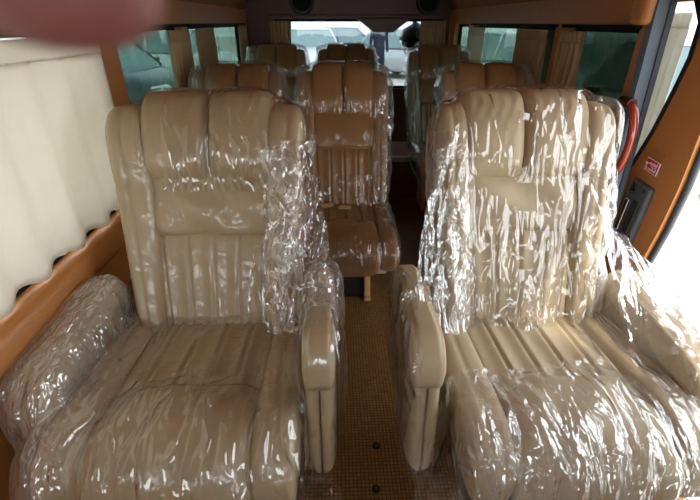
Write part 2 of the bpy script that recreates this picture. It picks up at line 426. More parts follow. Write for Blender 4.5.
def captain(name, label, x, y, inner, crumples, wt=.30):
    """inner = +1 when the aisle is at +x"""
    root = thing(name, label, 'seat', (x, y, 0), group=None)
    yj = .27; back, seat = frames(math.radians(22), .43, yj)
    m = crumples['leather']
    L = .735
    bp = build_back(root, back, L, wt, .228, .183, .158, m, wing=.085)
    cp = build_cushion(root, seat, .575, .285, .19, m)
    ap = armrest(root, inner*(.330 if inner > 0 else .362), yj-.01, -.145, .63, .645, .072, m, True, .33)
    ap += armrest(root, -inner*.325, yj+.02, -.16, .585, .545, .105, m, True, .22)
    b = bmesh.new(); span(b, -.20, .20, -.22, .25, .05, .30, .02); objb('seat_base', b, M['black'], root)
    for s in (-1, 1):
        b = bmesh.new(); span(b, s*.17-.02, s*.17+.02, -.27, .32, 0, .055, .006); objb('floor_rail', b, M['steel'], root)
    # belt buckle beside the cushion
    b = bmesh.new(); R = Matrix.Rotation(.5, 3, 'X')
    add_box(b, (inner*.255, .16, .50), (.022, .035, .075), .006, R); k = objb('belt_buckle', b, M['belt'], root)
    b = bmesh.new(); add_box(b, (inner*.255, .138, .538), (.014, .014, .01), .003, R); objb('release_button', b, M['black'], k)
    return root, back, seat, bp, cp, ap

# ------------------------------------------------------------------ van shell
XL, XR, YR = -.82, 1.08, 4.52
WB, WT = .715, 1.285     # window sill and head heights
def strip_wall(name, x0, x1, segs, mat):
    b = bmesh.new()
    for (y0, y1, z0, z1) in segs: span(b, x0, x1, y0, y1, z0, z1)
    return struct(objb(name, b, mat))
lw = [(-.95, .0), (.10, 1.60), (1.80, 2.60), (2.70, 4.28)]     # left window openings (y)
segs = [(-1.2, YR, 0, WB), (-1.2, YR, WT, 1.40)]
ys = [-1.2]+[v for w in lw for v in w]+[YR]
segs += [(ys[i], ys[i+1], WB, WT) for i in range(0, len(ys), 2)]
strip_wall('wall_left', XL-.07, XL, segs, M['trim'])
rw = [(1.67, 2.20), (2.32, 3.72), (3.86, 4.30)]
segs = [(1.62, YR, 0, WB), (1.62, YR, WT, 1.40), (-1.2, .38, 0, WB), (-1.2, .38, WT, 1.40), (.38, 1.62, 1.38, 1.40)]
ys = [1.62]+[v for w in rw for v in w]+[YR]
segs += [(ys[i], ys[i+1], WB, WT) for i in range(0, len(ys), 2)]
segs += [(.24, .38, WB, WT), (-1.2, -1.0, WB, WT)]
strip_wall('wall_right', XR, XR+.04, segs, M['trim'])
# rear wall with tailgate window
RX0, RX1, RZ0, RZ1 = -.58, 1.02, .71, 1.325
b = bmesh.new()
span(b, XL-.12, XR+.12, YR, YR+.08, RZ1, 1.72); span(b, XL, RX0, YR, YR+.08, RZ0, RZ1); span(b, RX1, XR, YR, YR+.08, RZ0, RZ1)
span(b, XL, XR, YR, YR+.08, 0, RZ0)
struct(objb('wall_rear', b, M['wood']))
b = bmesh.new(); span(b, XL, XR, -1.28, -1.2, 0, .95); span(b, XL, XR, -1.28, -1.2, 1.35, 1.7); struct(objb('wall_front', b, M['grey']))  # unseen front end, its opening narrowed to cut light from ahead
b = bmesh.new(); span(b, XL-.07, XR+.07, -1.3, YR+.08, -.06, 0); struct(objb('floor', b, M['floor']))
# headliner: arched shell
prof = [(XL-.01, 1.395), (XL+.02, 1.47), (XL+.10, 1.555), (XL+.25, 1.61), (.13, 1.645), (XR-.25, 1.61), (XR-.10, 1.555), (XR-.02, 1.47), (XR+.01, 1.395)]
V = []; F = []
for (dx, dz) in ((0, 0), (1, .05)):
    for yy in np.linspace(-1.25, YR+.02, 12):
        for (px, pz) in prof: V.append(((px-.13)*(1+.06*dx)+.13, yy, pz+dz))
n = len(prof)
for k in range(2):
    for j in range(11):
        for i in range(n-1):
            a = k*12*n+j*n+i; f = (a, a+1, a+n+1, a+n); F.append(f if k else f[::-1])
struct(obj('ceiling', V, F, M['head']))
# window panes, frames
def window(no, axis, p, a0, a1, z0, z1, mat):
    w = bpy.data.objects.new('window_%d' % no, None); C.objects.link(w); struct(w)
    w.location = (p, (a0+a1)/2, z0) if axis == 'x' else ((a0+a1)/2, p, z0)
    h = z1-z0; hw = (a1-a0)/2
    g = bmesh.new(); f = bmesh.new(); t = .022
    def sp(bm, u0, u1, v0, v1, d):
        if axis == 'x': span(bm, -d, d, u0, u1, v0, v1)
        else: span(bm, u0, u1, -d, d, v0, v1)
    sp(g, -hw+.005, hw-.005, .005, h-.005, .003)
    sp(f, -hw, hw, 0, t, .012); sp(f, -hw, hw, h-t, h, .012); sp(f, -hw, -hw+t, t, h-t, .012); sp(f, hw-t, hw, t, h-t, .012)
    objb('pane', g, mat, w); objb('window_frame', f, M['rail'], w); return w
for i, (a, bb) in enumerate(lw): window(i+1, 'x', XL-.05, a, bb, WB, WT, M['clear' if i == 1 else 'tint'])
for i, (a, bb) in enumerate(rw): window(i+5, 'x', XR+.05, a, bb, WB, WT, M['dark'] if i == 0 else M['tint'])
window(8, 'x', XR+.05, -1.0, .24, WB, WT, M['tint'])
window(9, 'y', YR+.05, RX0, RX1, RZ0, RZ1, M['glass'])
# ledges, sills and trims
def roll(name, x, z, y0, y1, rx, rz, mat):
    V, F = [], []
    for yy in (y0, y1):
        for k in range(20):
            t = 2*PI*k/20; ex = lambda c: math.copysign(abs(c)**.7, c)
            V.append((x+rx*ex(math.cos(t)), yy, z+rz*ex(math.sin(t))))
    F = [(k, (k+1) % 20, 20+(k+1) % 20, 20+k) for k in range(20)]+[tuple(range(20))[::-1], tuple(range(20, 40))]
    return struct(obj(name, V, F, mat))
roll('trim_1', XL+.025, .640, -1.2, YR, .05, .05, M['trim'])
roll('trim_2', XR-.02, .640, 1.66, YR, .045, .05, M['trim'])
b = bmesh.new(); span(b, XL-.02, XL+.012, -1.0, 4.3, .690, .714); struct(objb('trim_3', b, M['rail']))
b = bmesh.new(); span(b, XL-.01, XL+.022, -1.0, 1.62, WT-.008, WT+.006); span(b, XL-.01, XL+.022, 1.78, 2.62, WT-.008, WT+.006); span(b, XL-.01, XL+.022, 2.69, 4.32, WT-.008, WT+.006); struct(objb('trim_4', b, M['rail']))
b = bmesh.new(); span(b, XR-.022, XR+.01, 1.66, 2.22, WT-.008, WT+.006); span(b, XR-.022, XR+.01, 2.30, 3.74, WT-.008, WT+.006); struct(objb('trim_5', b, M['rail']))
b = bmesh.new(); span(b, RX0-.06, RX1+.05, YR-.05, YR, RZ1+.005, RZ1+.035, .006); struct(objb('trim_6', b, M['wood']))
# overhead pillar cap at the sliding door
b = bmesh.new(); span(b, XR-.045, XR+.01, 1.60, 1.69, 1.29, 1.56, .02); struct(objb('trim_7', b, M['trim'], smooth=True))
# blue-grey weatherstrip of the door opening
strip = [(XR, 1.585, .02), (XR, 1.585, .5), (XR, 1.59, .85), (XR-.003, 1.60, 1.15), (XR-.006, 1.61, 1.38), (XR-.05, 1.615, 1.54)]
def ribbon(pts, w, t, mat, name, off=0):
    V = []; F = []
    for p in pts:
        for (dx, dy) in ((-t, -w), (t, -w), (t, w), (-t, w)): V.append((p[0]+dx+.012, p[1]+dy+off, p[2]))
    for i in range(len(pts)-1):
        for k in range(4): F.append((i*4+k, i*4+(k+1) % 4, i*4+4+(k+1) % 4, i*4+4+k))
    F += [(3, 2, 1, 0), tuple(len(V)-4+k for k in range(4))]
    o = obj(name, V, F, mat, smooth=False); return struct(o)
ribbon(strip, .018, .021, M['seal'], 'trim_8'); ribbon([(p[0]+.029, p[1], p[2]) for p in strip], .012, .010, M['sealdark'], 'trim_9', -.012)
# threshold
b = bmesh.new(); span(b, XR-.02, XR+.10, .38, 1.58, -.03, .006, .004); struct(objb('trim_10', b, M['silver']))

# sliding door, pushed back along the outside
dr = bpy.data.objects.new('door_1', None); C.objects.link(dr); struct(dr); dr.location = (XR+.12, 1.9, 0)
def ploc(x, y, z): return (x-(XR+.12), y-1.9, z)
outline_front = [(1.43, .03), (1.425, .25), (1.415, .45), (1.385, .62), (1.36, .80), (1.345, 1.0), (1.35, 1.2), (1.375, 1.42)]
win_front = [(1.66, .75), (1.62, .80), (1.555, .95), (1.505, 1.10), (1.475, 1.20), (1.47, 1.30), (1.51, 1.36)]
# door leaf as a ring of quads between outer outline and window opening, then solidified
outer = [(1.43, .03)]+outline_front[1:]+[(2.55, 1.42), (2.58, 1.0), (2.58, .03)]
innerw = win_front+[(2.40, 1.36), (2.44, 1.1), (2.44, .75)]
def leaf(x, thick):
    bm = bmesh.new()
    tumb = lambda z: -.05*max(0, (z-.6)/.8)**1.5
    def res(poly, n):
        pts = [Vector((a, c)) for a, c in poly]; out = []
        segl = [(pts[(i+1) % len(pts)]-pts[i]).length for i in range(len(pts))]; T = sum(segl)
        for k in range(n):
            d = T*k/n; i = 0
            while d > segl[i]: d -= segl[i]; i += 1
            out.append(pts[i].lerp(pts[(i+1) % len(pts)], d/segl[i]))
        return out
    A = res(outer, 160); B = res(innerw, 160); ctr = Vector((1.98, 1.02))
    ang = lambda p: math.atan2(p.y-ctr.y, p.x-ctr.x)
    A.sort(key=ang); B.sort(key=ang)
    va = [bm.verts.new(ploc(x+tumb(p.y), p.x, p.y)) for p in A]; vb = [bm.verts.new(ploc(x+tumb(p.y), p.x, p.y)) for p in B]
    n = len(A)
    fs = [bm.faces.new((va[i], vb[i], vb[(i+1) % n], va[(i+1) % n])) for i in range(n)]
    r = bmesh.ops.extrude_face_region(bm, geom=fs)
    bmesh.ops.translate(bm, vec=(thick, 0, 0), verts=[e for e in r['geom'] if isinstance(e, bmesh.types.BMVert)])
    bmesh.ops.recalc_face_normals(bm, faces=bm.faces[:]); return bm
o = objb('door_trim', leaf(XR+.10, .05), M['trim'], dr)
o = objb('door_skin', leaf(XR+.151, .03), M['paint_white'], dr)
V = [ploc(XR+.135, p[0], p[1]) for p in innerw]; objb_g = obj('pane', V, [tuple(range(len(V)))], M['glass'], dr, smooth=False)
tv, tf = tube([ploc(XR+.098-.05*max(0, (p[1]-.6)/.8)**1.5, *p) for p in win_front], .008, 8); obj('window_seal', tv, tf, M['rail'], dr)
tv, tf = tube([ploc(XR+.125-.05*max(0, (p[1]-.6)/.8)**1.5, p[0]-.008, p[1]) for p in outline_front], .012, 8); obj('edge_seal', tv, tf, M['sealdark'], dr)
# latch housing with recess, lever, emblem
hx = XR+.092
R = Matrix.Rotation(.10, 3, 'X')
b = bmesh.new(); add_box(b, ploc(hx, 1.53, .635), (.035, .115, .25), .012, R, 3); hd = objb('door_handle', b, M['grey'], dr)
b = bmesh.new(); add_box(b, ploc(hx-.019, 1.515, .62), (.006, .038, .14), .004, R); objb('recess', b, M['black'], hd)
b = bmesh.new(); add_box(b, ploc(hx-.022, 1.560, .615), (.010, .022, .14), .004, R); objb('lever', b, M['silver'], hd)
b = bmesh.new()
for k in range(3):      # three-lobed emblem
    a = 2*PI*k/3+PI/2; cy_, cz_ = 1.548+.010*math.cos(a), .728+.010*math.sin(a)
    pts = []
    for (u, v) in ((-.010, 0), (0, .0065), (.010, 0), (0, -.0065)):
        pts.append(b.verts.new(ploc(hx-.0195, cy_+u*math.cos(a)-v*math.sin(a), cz_+u*math.sin(a)+v*math.cos(a))))
    b.faces.new(pts)
bmesh.ops.solidify(b, geom=b.faces[:], thickness=.002)
objb('emblem', b, M['pink'], hd)
for (yy, zz) in ((1.488, .735), (1.488, .545), (1.572, .53)):
    b = bmesh.new(); cyl(b, ploc(hx-.016, yy, zz), ploc(hx-.021, yy, zz), .006, seg=12); objb('screw', b, M['black'], hd)
# red and white warning label with two lines of script, gold print above
st = thing('warning_sticker', 'small red and white warning sticker on the open sliding door above its handle', 'sticker', (XR+.082, 1.50, .83))
b = bmesh.new(); add_box(b, (0, 0, 0), (.003, .075, .048), .004, R); objb('sticker_border', b, M['white'], st)
b = bmesh.new(); add_box(b, (-.0015, 0, 0), (.003, .069, .042), .004, R); objb('sticker_ground', b, M['red'], st)
def squiggle(yc, zc, w, h, seed, x):
    """line of Arabic-like joined script: baseline, teeth and dots"""
    rnd = random.Random(seed); bm = bmesh.new(); y = yc-w/2
    add_box(bm, (x, yc, zc-h*.3), (.001, w, h*.22), 0, R)
    while y < yc+w/2:
        hh = h*rnd.choice((.5, .8, 1.0, .45)); add_box(bm, (x, y, zc-h*.3+hh/2), (.001, h*.2, hh), 0, R)
        if rnd.random() < .5: add_box(bm, (x, y+h*.15, zc+h*(.75 if rnd.random() < .5 else -.7)), (.001, h*.22, h*.22), 0, R)
        y += h*rnd.uniform(.45, .8)
    return bm
objb('sticker_script', squiggle(-.006, .010, .046, .012, 3, -.0036), M['white'], st)
objb('sticker_script', squiggle(-.004, -.010, .046, .012, 8, -.0036), M['white'], st)
b = bmesh.new(); cyl(b, (-.003, .026, .006), (-.0042, .026, .006), .006, seg=14); span(b, -.0042, -.003, .0235, .0285, -.017, -.002); objb('pictogram', b, M['white'], st)
o = objb('gold_script', squiggle(0, 0, .075, .016, 12, 0), M['brass']); o.location = (XR+.078, 1.49, .885)
tag(o, 'line of gold script printed on the open sliding door above the red sticker', 'lettering')
# polished grab handle on the pillar
pts = []
for k in range(13):
    t = k/12; pts.append((XR-.012, 1.585-.06*math.sin(PI*t)**.5, .77+.27*t))
tv, tf = tube(pts, .015, 12); gh = thing('grab_handle', 'curved red polished wood grab handle on the pillar beside the door opening', 'handle', (0, 0, 0))
obj('grip', tv, tf, M['redwood'], gh)
for zz, yy in ((.77, 1.585), (1.04, 1.585)):
    b = bmesh.new(); cyl(b, (XR-.012, yy-.01, zz), (XR-.012, 1.64, zz), .018, seg=16); objb('mount', b, M['wood'], gh)

# tailgate furniture
def prism(name, poly, y0, y1, mat, parent=None):
    n = len(poly); V = [(p[0], y0, p[1]) for p in poly]+[(p[0]*1, y1, p[1]) for p in poly]
    F = [tuple(range(n)), tuple(range(n, 2*n))[::-1]]+[(i, n+i, n+(i+1) % n, (i+1) % n) for i in range(n)]
    return obj(name, V, F, mat, parent, smooth=False)
o = prism('brake_light_housing', [(.19, 1.335), (.27, 1.28), (.36, 1.215), (.54, 1.215), (.63, 1.28), (.71, 1.335)], YR-.10, YR+.004, M["wood"])
md = o.modifiers.new('Bevel', 'BEVEL'); md.width = .01; md.segments = 2
tag(o, 'dark brown tapered housing hanging over the top middle of the rear window', 'trim housing')
for k, (xx, lab) in enumerate(((-.30, 'round black speaker in the rear headliner on the left above the window'), (.86, 'round black speaker in the rear headliner on the right above the window'))):
    s = thing('speaker', lab, 'speaker', (xx, YR-.01, 1.47), group='rear speakers')
    b = bmesh.new(); cyl(b, (0, .012, 0), (0, -.03, 0), .115, .105, 32); objb('speaker_ring', b, M['black'], s)
    b = bmesh.new(); cyl(b, (0, -.025, 0), (0, -.036, 0), .088, .08, 32); objb('speaker_grille', b, M['rail'], s)
# outside under-view mirror on the tailgate
mr = thing('outside_mirror', 'black rounded parking mirror mounted outside behind the rear window', 'mirror', (.76, YR+.22, 1.19))
V = []; F = []
for j in range(9):
    a = PI/2*j/8
    for i in range(24):
        t = 2*PI*i/24; V.append((.125*math.cos(t)*math.cos(a), .08*math.sin(t)*math.cos(a)-.02, -.03+.13*math.sin(a)+.02*math.cos(t)))
for j in range(8):
    for i in range(24): F.append((j*24+i, j*24+(i+1) % 24, (j+1)*24+(i+1) % 24, (j+1)*24+i))
obj('mirror_shell', V, F, M['black'], mr)
V = [(.118*math.cos(2*PI*i/24), -.02+.07*math.sin(2*PI*i/24), -.06-.06*(math.sin(2*PI*i/24)<0)*abs(math.sin(2*PI*i/24))) for i in range(24)]
V += [(v[0], v[1]+.01, v[2]+.045) for v in V]
obj('mirror_face', V, [tuple(range(24))]+[(i, (i+1) % 24, 24+(i+1) % 24, 24+i) for i in range(24)], M['mirror'], mr, smooth=False)
tv, tf = tube([(0.02, -.02, .09), (.03, -.06, .17), (.03, -.13, .20)], .014, 8); obj('mirror_arm', tv, tf, M['black'], mr)

# ------------------------------------------------------------------ curtains
def curtain(name, label, axis, p, a0, a1, z0, z1, folds, amp, mat, group, head=.05, skew=0, seed=0):
    """pleated cloth: a gathered header tape above a hanging panel"""
    rnd = random.Random(seed); n = folds*10; ph = [rnd.uniform(-.5, .5) for _ in range(folds+2)]
    root = thing(name, label, 'curtain', (p, (a0+a1)/2, z0) if axis == 'x' else ((a0+a1)/2, p, z0), group=group)
    def sheet(za, zb, m, k0, k1, off=0):
        V = []; F = []
        for j in range(m+1):
            v = j/m; z = za+(zb-za)*v; low = max(0, 1-(z-z0)/(z1-z0))
            for i in range(n+1):
                u = i/n; a = (a0+a1)/2; w = (a1-a0)
                c = u*folds; f = math.sin(2*PI*c+ph[int(c) % folds]*.9)
                A = amp*(k0+(k1-k0)*low)
                d = A*f+amp*.3*noise.noise(Vector((u*folds*.8, z*3, seed)))
                aa = (u-.5)*w+skew*(1-low)*w*.5*(u-.5)+.006*noise.noise(Vector((u*9, z*5, seed+4)))
                zz = z-z0-(.018*(f*.5+.5)*(low**6))
                V.append((d+off, aa, zz) if axis == 'x' else (aa, d+off, zz))
        for j in range(m):
            for i in range(n):
                q = j*(n+1)+i; F.append((q, q+1, q+n+2, q+n+1))
        return V, F
    V, F = sheet(z0, z1-head*.9, 24, .7, 1.25); o = obj('panel', V, F, mat, root)
    md = o.modifiers.new('Solidify', 'SOLIDIFY'); md.thickness = .002
    V, F = sheet(z1-head, z1, 5, .45, .5); o = obj('header_tape', V, F, mat, root)
    md = o.modifiers.new('Solidify', 'SOLIDIFY'); md.thickness = .006
    return root
SG = 'side window curtains'
curtain('curtain', 'wide cream pleated curtain drawn across the big side window beside the left armchair', 'x', XL+.035, -.15, 1.60, .712, 1.262, 11, .009, M['cur'], SG, .055, seed=1)
curtain('curtain', 'tan curtain gathered on the right of the left window holding the dark car', 'x', XL+.03, 2.27, 2.60, .72, 1.265, 7, .016, M['curtan'], SG, seed=2)
curtain('curtain', 'tan curtain gathered just past the slim left pillar, left of a bright pane', 'x', XL+.03, 2.74, 3.14, .72, 1.265, 7, .016, M['curtan'], SG, seed=3)
curtain('curtain', 'tan curtain in the far left corner at the end of the side windows', 'x', XL+.03, 3.95, 4.27, .72, 1.265, 6, .016, M['curtan'], SG, seed=4)
curtain('curtain', 'tan curtain gathered at the left edge of the rear window', 'y', YR-.04, RX0-.02, RX0+.17, .72, 1.31, 5, .014, M['curtan'], 'rear window curtains', seed=5)
curtain('curtain', 'tan curtain gathered at the right edge of the rear window', 'y', YR-.04, RX1-.22, RX1+.02, .72, 1.31, 6, .014, M['curtan'], 'rear window curtains', seed=6)
curtain('curtain', 'narrow pale curtain at the far end of the right window with a car outside', 'x', XR-.03, 3.34, 3.70, .72, 1.265, 7, .016, M['cur'], SG, seed=7)
curtain('curtain', 'tan curtain at the near end of the right window with a car outside', 'x', XR-.03, 2.34, 2.72, .72, 1.265, 9, .016, M['curtan'], SG, seed=8)
curtain('curtain', 'pale tan curtain tied at the far side of the dark green right window', 'x', XR-.03, 1.99, 2.19, .72, 1.265, 5, .016, M['curtan'], SG, seed=9)
curtain('curtain', 'beige curtain bunched behind the glass of the open sliding door', 'x', XR+.155, 1.64, 1.84, .78, 1.33, 4, .008, M['cur'], None, seed=10)

# ------------------------------------------------------------------ floor items
for k, (xx, yy, lab) in enumerate(((.122, .985, 'dark round bolt cap in the aisle floor, the farther of two'), (.108, .83, 'dark round bolt cap in the aisle floor, the nearer of two'))):
    c = thing('bolt_cap', lab, 'bolt cap', (xx, yy, 0), group='floor bolt caps')
    b = bmesh.new(); cyl(b, (0, 0, 0), (0, 0, .004), .014, .012, 24); objb('cap', b, M['black'], c)
    b = bmesh.new(); cyl(b, (0, 0, .0038), (0, 0, .0055), .006, .005, 12); objb('bolt_head', b, M['steel'], c)
bx = thing('step_box', 'low brown carpeted box with a pale top edge at the end of the aisle', 'box', (.48, 3.35, 0))
b = bmesh.new(); span(b, -.18, .18, 0, .5, 0, .35, .01); objb('carpet_body', b, M['brownbox'], bx)
b = bmesh.new(); span(b, -.185, .185, -.012, .02, .31, .35, .004); objb('edge_strip', b, M['pale'], bx)

# ------------------------------------------------------------------ captain seats in front
def sm(a, b, x): t = min(1, max(0, (x-a)/(b-a))); return t*t*(3-2*t)
# left
rootL, backL, seatL, bp, cp, ap = captain('captain_seat', 'brown-beige reclining armchair seat wrapped in clear film beside the cream curtain', -.378, .84, +1, dict(leather=M['wrapped']))
yj = .27
bvb = bvh_of(bp)
def crL(p):
    x, y, z = p
    return min(1, .18+.82*sm(.13, .24, x)*sm(1.0, .80, z)+.25*sm(-.2, -.3, x)*sm(.75, .6, z)+.5*sm(.60, .52, z)*sm(-.05, -.22, x))
P = back_shell(backL, .32, .15, -.03, .715, 120, 84)
film(rootL, P, bvb, M['film'], crL, keep=lambda p: .95 if p[0] > .13+.06*math.sin(p[2]*9) or p[2] > .86 and p[0] > -.12 or p[1] > backL(0, (p[2]-.43)/.92, .02).y else (.8 if p[0] < -.24 and p[2] < .62 else .0), wrapu=True, seed=1, sub=1)
bva = bvh_of(cp+ap)
def crLc(p):
    x, y, z = p
    return min(1, .34+.6*sm(.24, .32, x)*sm(-.12, .1, y)+.66*sm(-.18, -.26, x)+.25*noise.noise(Vector(p)*5)+.35*sm(-.16, -.3, y)*0+.5*sm(.16, .24, y))
P = drape(-.40, .41, -.36, .25, bva, 110, 90, .26)
film(rootL, P, bva, M['film'], crLc, keep=lambda p: .95 if (p[0] < -.17 or p[0] > .27 and p[1] > -.12 or p[0] > .37 or p[1] > .14+.05*math.sin(p[0]*17)) else (.95 if p[1] < .02+.06*math.sin(p[0]*12) else .3), seed=2, iters=18, gaps=(.003, .022), amp=(.005, .010))
# bunch hanging between wing and inner armrest
P = patch(backL(.15, .54, .13), backL(.31, .60, .05), Vector((.395, -.06, .62)), Vector((.20, .08, .57)), 70, 70)
film(rootL, P, bvh_of(bp+ap+cp), M['film'], lambda p: 1.0, seed=5, iters=8, pull=.1, amp=(.012, .014), keep=lambda p: .9)
# right
rootR, backR, seatR, bp, cp, ap = captain('captain_seat', 'pale beige reclining armchair seat under loose shiny film beside the open door', .562, .84, -1, dict(leather=M['leather']), .272)
bvb = bvh_of(bp)
def crR(p):
    x, y, z = p
    return max(0, min(1, .20+.7*sm(-.13, -.23, x)*sm(.98, .8, z)+.45*sm(.14, .25, x)+.28*sm(.72, .55, z)+.45*noise.noise(Vector(p)*5)))
P = back_shell(backR, .292, .15, -.03, .715, 120, 90)
film(rootR, P, bvb, M['film'], crR, keep=lambda p: 1. if abs(p[0]) > .15 or p[2] < .80 and noise.noise(Vector(p)*7) < .22 or p[0] > .02 or p[1] > backR(0, (p[2]-.43)/.92, .0).y else .5, wrapu=True, seed=11, gaps=(.004, .024), amp=(.006, .009))
bva = bvh_of(cp+ap)
def crRc(p):
    x, y, z = p
    return min(1, .45+.4*sm(-.16, -.28, y)+.3*sm(.2, .3, x)+.3*noise.noise(Vector(p)*5))
P = drape(-.41, .42, -.37, .25, bva, 120, 96, .26)
film(rootR, P, bva, M['film'], crRc, keep=lambda p: 0. if (p[0] < -.30 and p[1] > -.24 and p[2] > .55) or (p[0] < .12+.3*(p[1]-.1) and p[1] > -.01+.12*p[0]) and p[0] > -.30 else .95, seed=12, iters=16, gaps=(.003, .028), amp=(.006, .010))
P = patch(backR(.18, .40, .12), backR(.272, .36, -.01), Vector((.43, -.14, .58)), Vector((.20, .0, .52)), 64, 64)
film(rootR, P, bvh_of(bp+ap+cp), M['film'], lambda p: .55, seed=15, iters=12, pull=.0, amp=(.008, .012))
P = patch(Vector((.34, .30, .70)), Vector((.42, .30, .45)), Vector((.43, -.25, .40)), Vector((.30, -.26, .58)), 50, 50)
film(rootR, P, bvh_of(bp+ap+cp), M['film'], lambda p: .5, seed=17, iters=8, pull=.0, amp=(.008, .012))

P = patch(backR(-.262, .66, .02), backR(-.17, .52, .13), Vector((-.22, .08, .545)), Vector((-.40, -.02, .60)), 60, 60)
film(rootR, P, bvh_of(bp+ap+cp), M['film'], lambda p: .8, seed=19, iters=9, pull=.05, amp=(.009, .013))
P = patch(Vector((-.42, .26, .60)), Vector((-.36, .26, .70)), Vector((-.375, -.17, .69)), Vector((-.425, -.17, .34)), 40, 50)
film(rootR, P, bvh_of(ap), M['film'], lambda p: .6, seed=23, iters=8, pull=.2, keep=lambda p: .95 if p[0] < -.37+.02*math.sin(p[1]*20) else .2)
# ------------------------------------------------------------------ rows behind
def row_seat(name, label, x, y, group):
    root = thing(name, label, 'seat', (x, y, 0), group=group)
    back, seat = frames(math.radians(25), .43, .22)
    m = M['rearleather']; L = .745
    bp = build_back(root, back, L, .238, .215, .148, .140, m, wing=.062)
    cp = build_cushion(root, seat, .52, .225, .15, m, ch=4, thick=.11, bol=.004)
    b = bmesh.new(); span(b, -.19, .19, -.16, .22, .26, .33, .01); objb('seat_frame', b, M['leather'], root)
    for sx in (-1, 1):
        b = bmesh.new(); span(b, sx*.115-.014, sx*.115+.014, .02, .05, 0, .28, .004); span(b, sx*.115-.014, sx*.115+.014, .17, .20, 0, .28, .004); span(b, sx*.115-.016, sx*.115+.016, .0, .22, 0, .02); objb('leg', b, M['tan'], root)
    b = bmesh.new(); span(b, -.098, .098, .04, .2, 0, .27, .006); objb('pedestal', b, M['black'], root)
    for (xx, yy, rz) in ((-.085, .13, .3), (.0, .10, -.15)):
        b = bmesh.new(); add_box(b, (xx, yy, .492), (.062, .026, .016), .005, Matrix.Rotation(rz, 3, 'Z')); k = objb('belt_buckle', b, M['tan'], root)
        b = bmesh.new(); add_box(b, (xx-.05, yy+.03, .488), (.07, .03, .004), .001, Matrix.Rotation(rz-.6, 3, 'Z')); objb('belt_strap', b, M['belt'], k)
    bv = bvh_of(bp)
    P = back_shell(back, .29, .14, -.03, .75, 84, 64)
    film(root, P, bv, M['rearfilm'], lambda p: min(1, .35+.65*sm(.13, .21, abs(p[0]))), keep=lambda p: .95 if abs(p[0]) > .13 or p[2] < .62 or p[2] > .9 or p[1] > back(0, (p[2]-.43)/.9, .02).y else .1, wrapu=True, seed=21, iters=16, sub=1)
    bv = bvh_of(cp)
    P = drape(-.245, .245, -.32, .19, bv, 50, 50, .33)
    film(root, P, bv, M['rearfilm'], lambda p: .3+.4*sm(.16, .22, abs(p[0])), keep=lambda p: .95 if abs(p[0]) > .15 or p[1] < -.2 else .2, seed=22, iters=14, sub=1)
    return root
def dup(root, name, loc, label, group, rz=0, sz=1):
    r = root.copy(); C.objects.link(r); r.location = loc; r.rotation_euler = (0, 0, rz); r.name = name; r['label'] = label; r['group'] = group
    for ch in [c for c in bpy.data.objects if c.parent == root]:
        c = ch.copy(); C.objects.link(c); c.parent = r
        for g in [q for q in bpy.data.objects if q.parent == ch]:
            d = g.copy(); C.objects.link(d); d.parent = c
    return r
G2, G3 = 'second row seats', 'rear row seats'
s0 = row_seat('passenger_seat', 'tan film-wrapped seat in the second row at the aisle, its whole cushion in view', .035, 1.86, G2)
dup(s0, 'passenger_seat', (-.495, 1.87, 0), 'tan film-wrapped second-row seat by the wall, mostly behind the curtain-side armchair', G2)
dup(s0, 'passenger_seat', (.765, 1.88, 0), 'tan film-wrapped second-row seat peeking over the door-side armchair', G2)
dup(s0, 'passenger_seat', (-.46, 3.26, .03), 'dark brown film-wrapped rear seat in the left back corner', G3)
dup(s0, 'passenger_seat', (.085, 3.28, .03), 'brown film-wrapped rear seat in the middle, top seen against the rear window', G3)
dup(s0, 'passenger_seat', (.765, 3.0, .03), 'tall brown film-wrapped rear seat alone across the aisle on the right', G3)

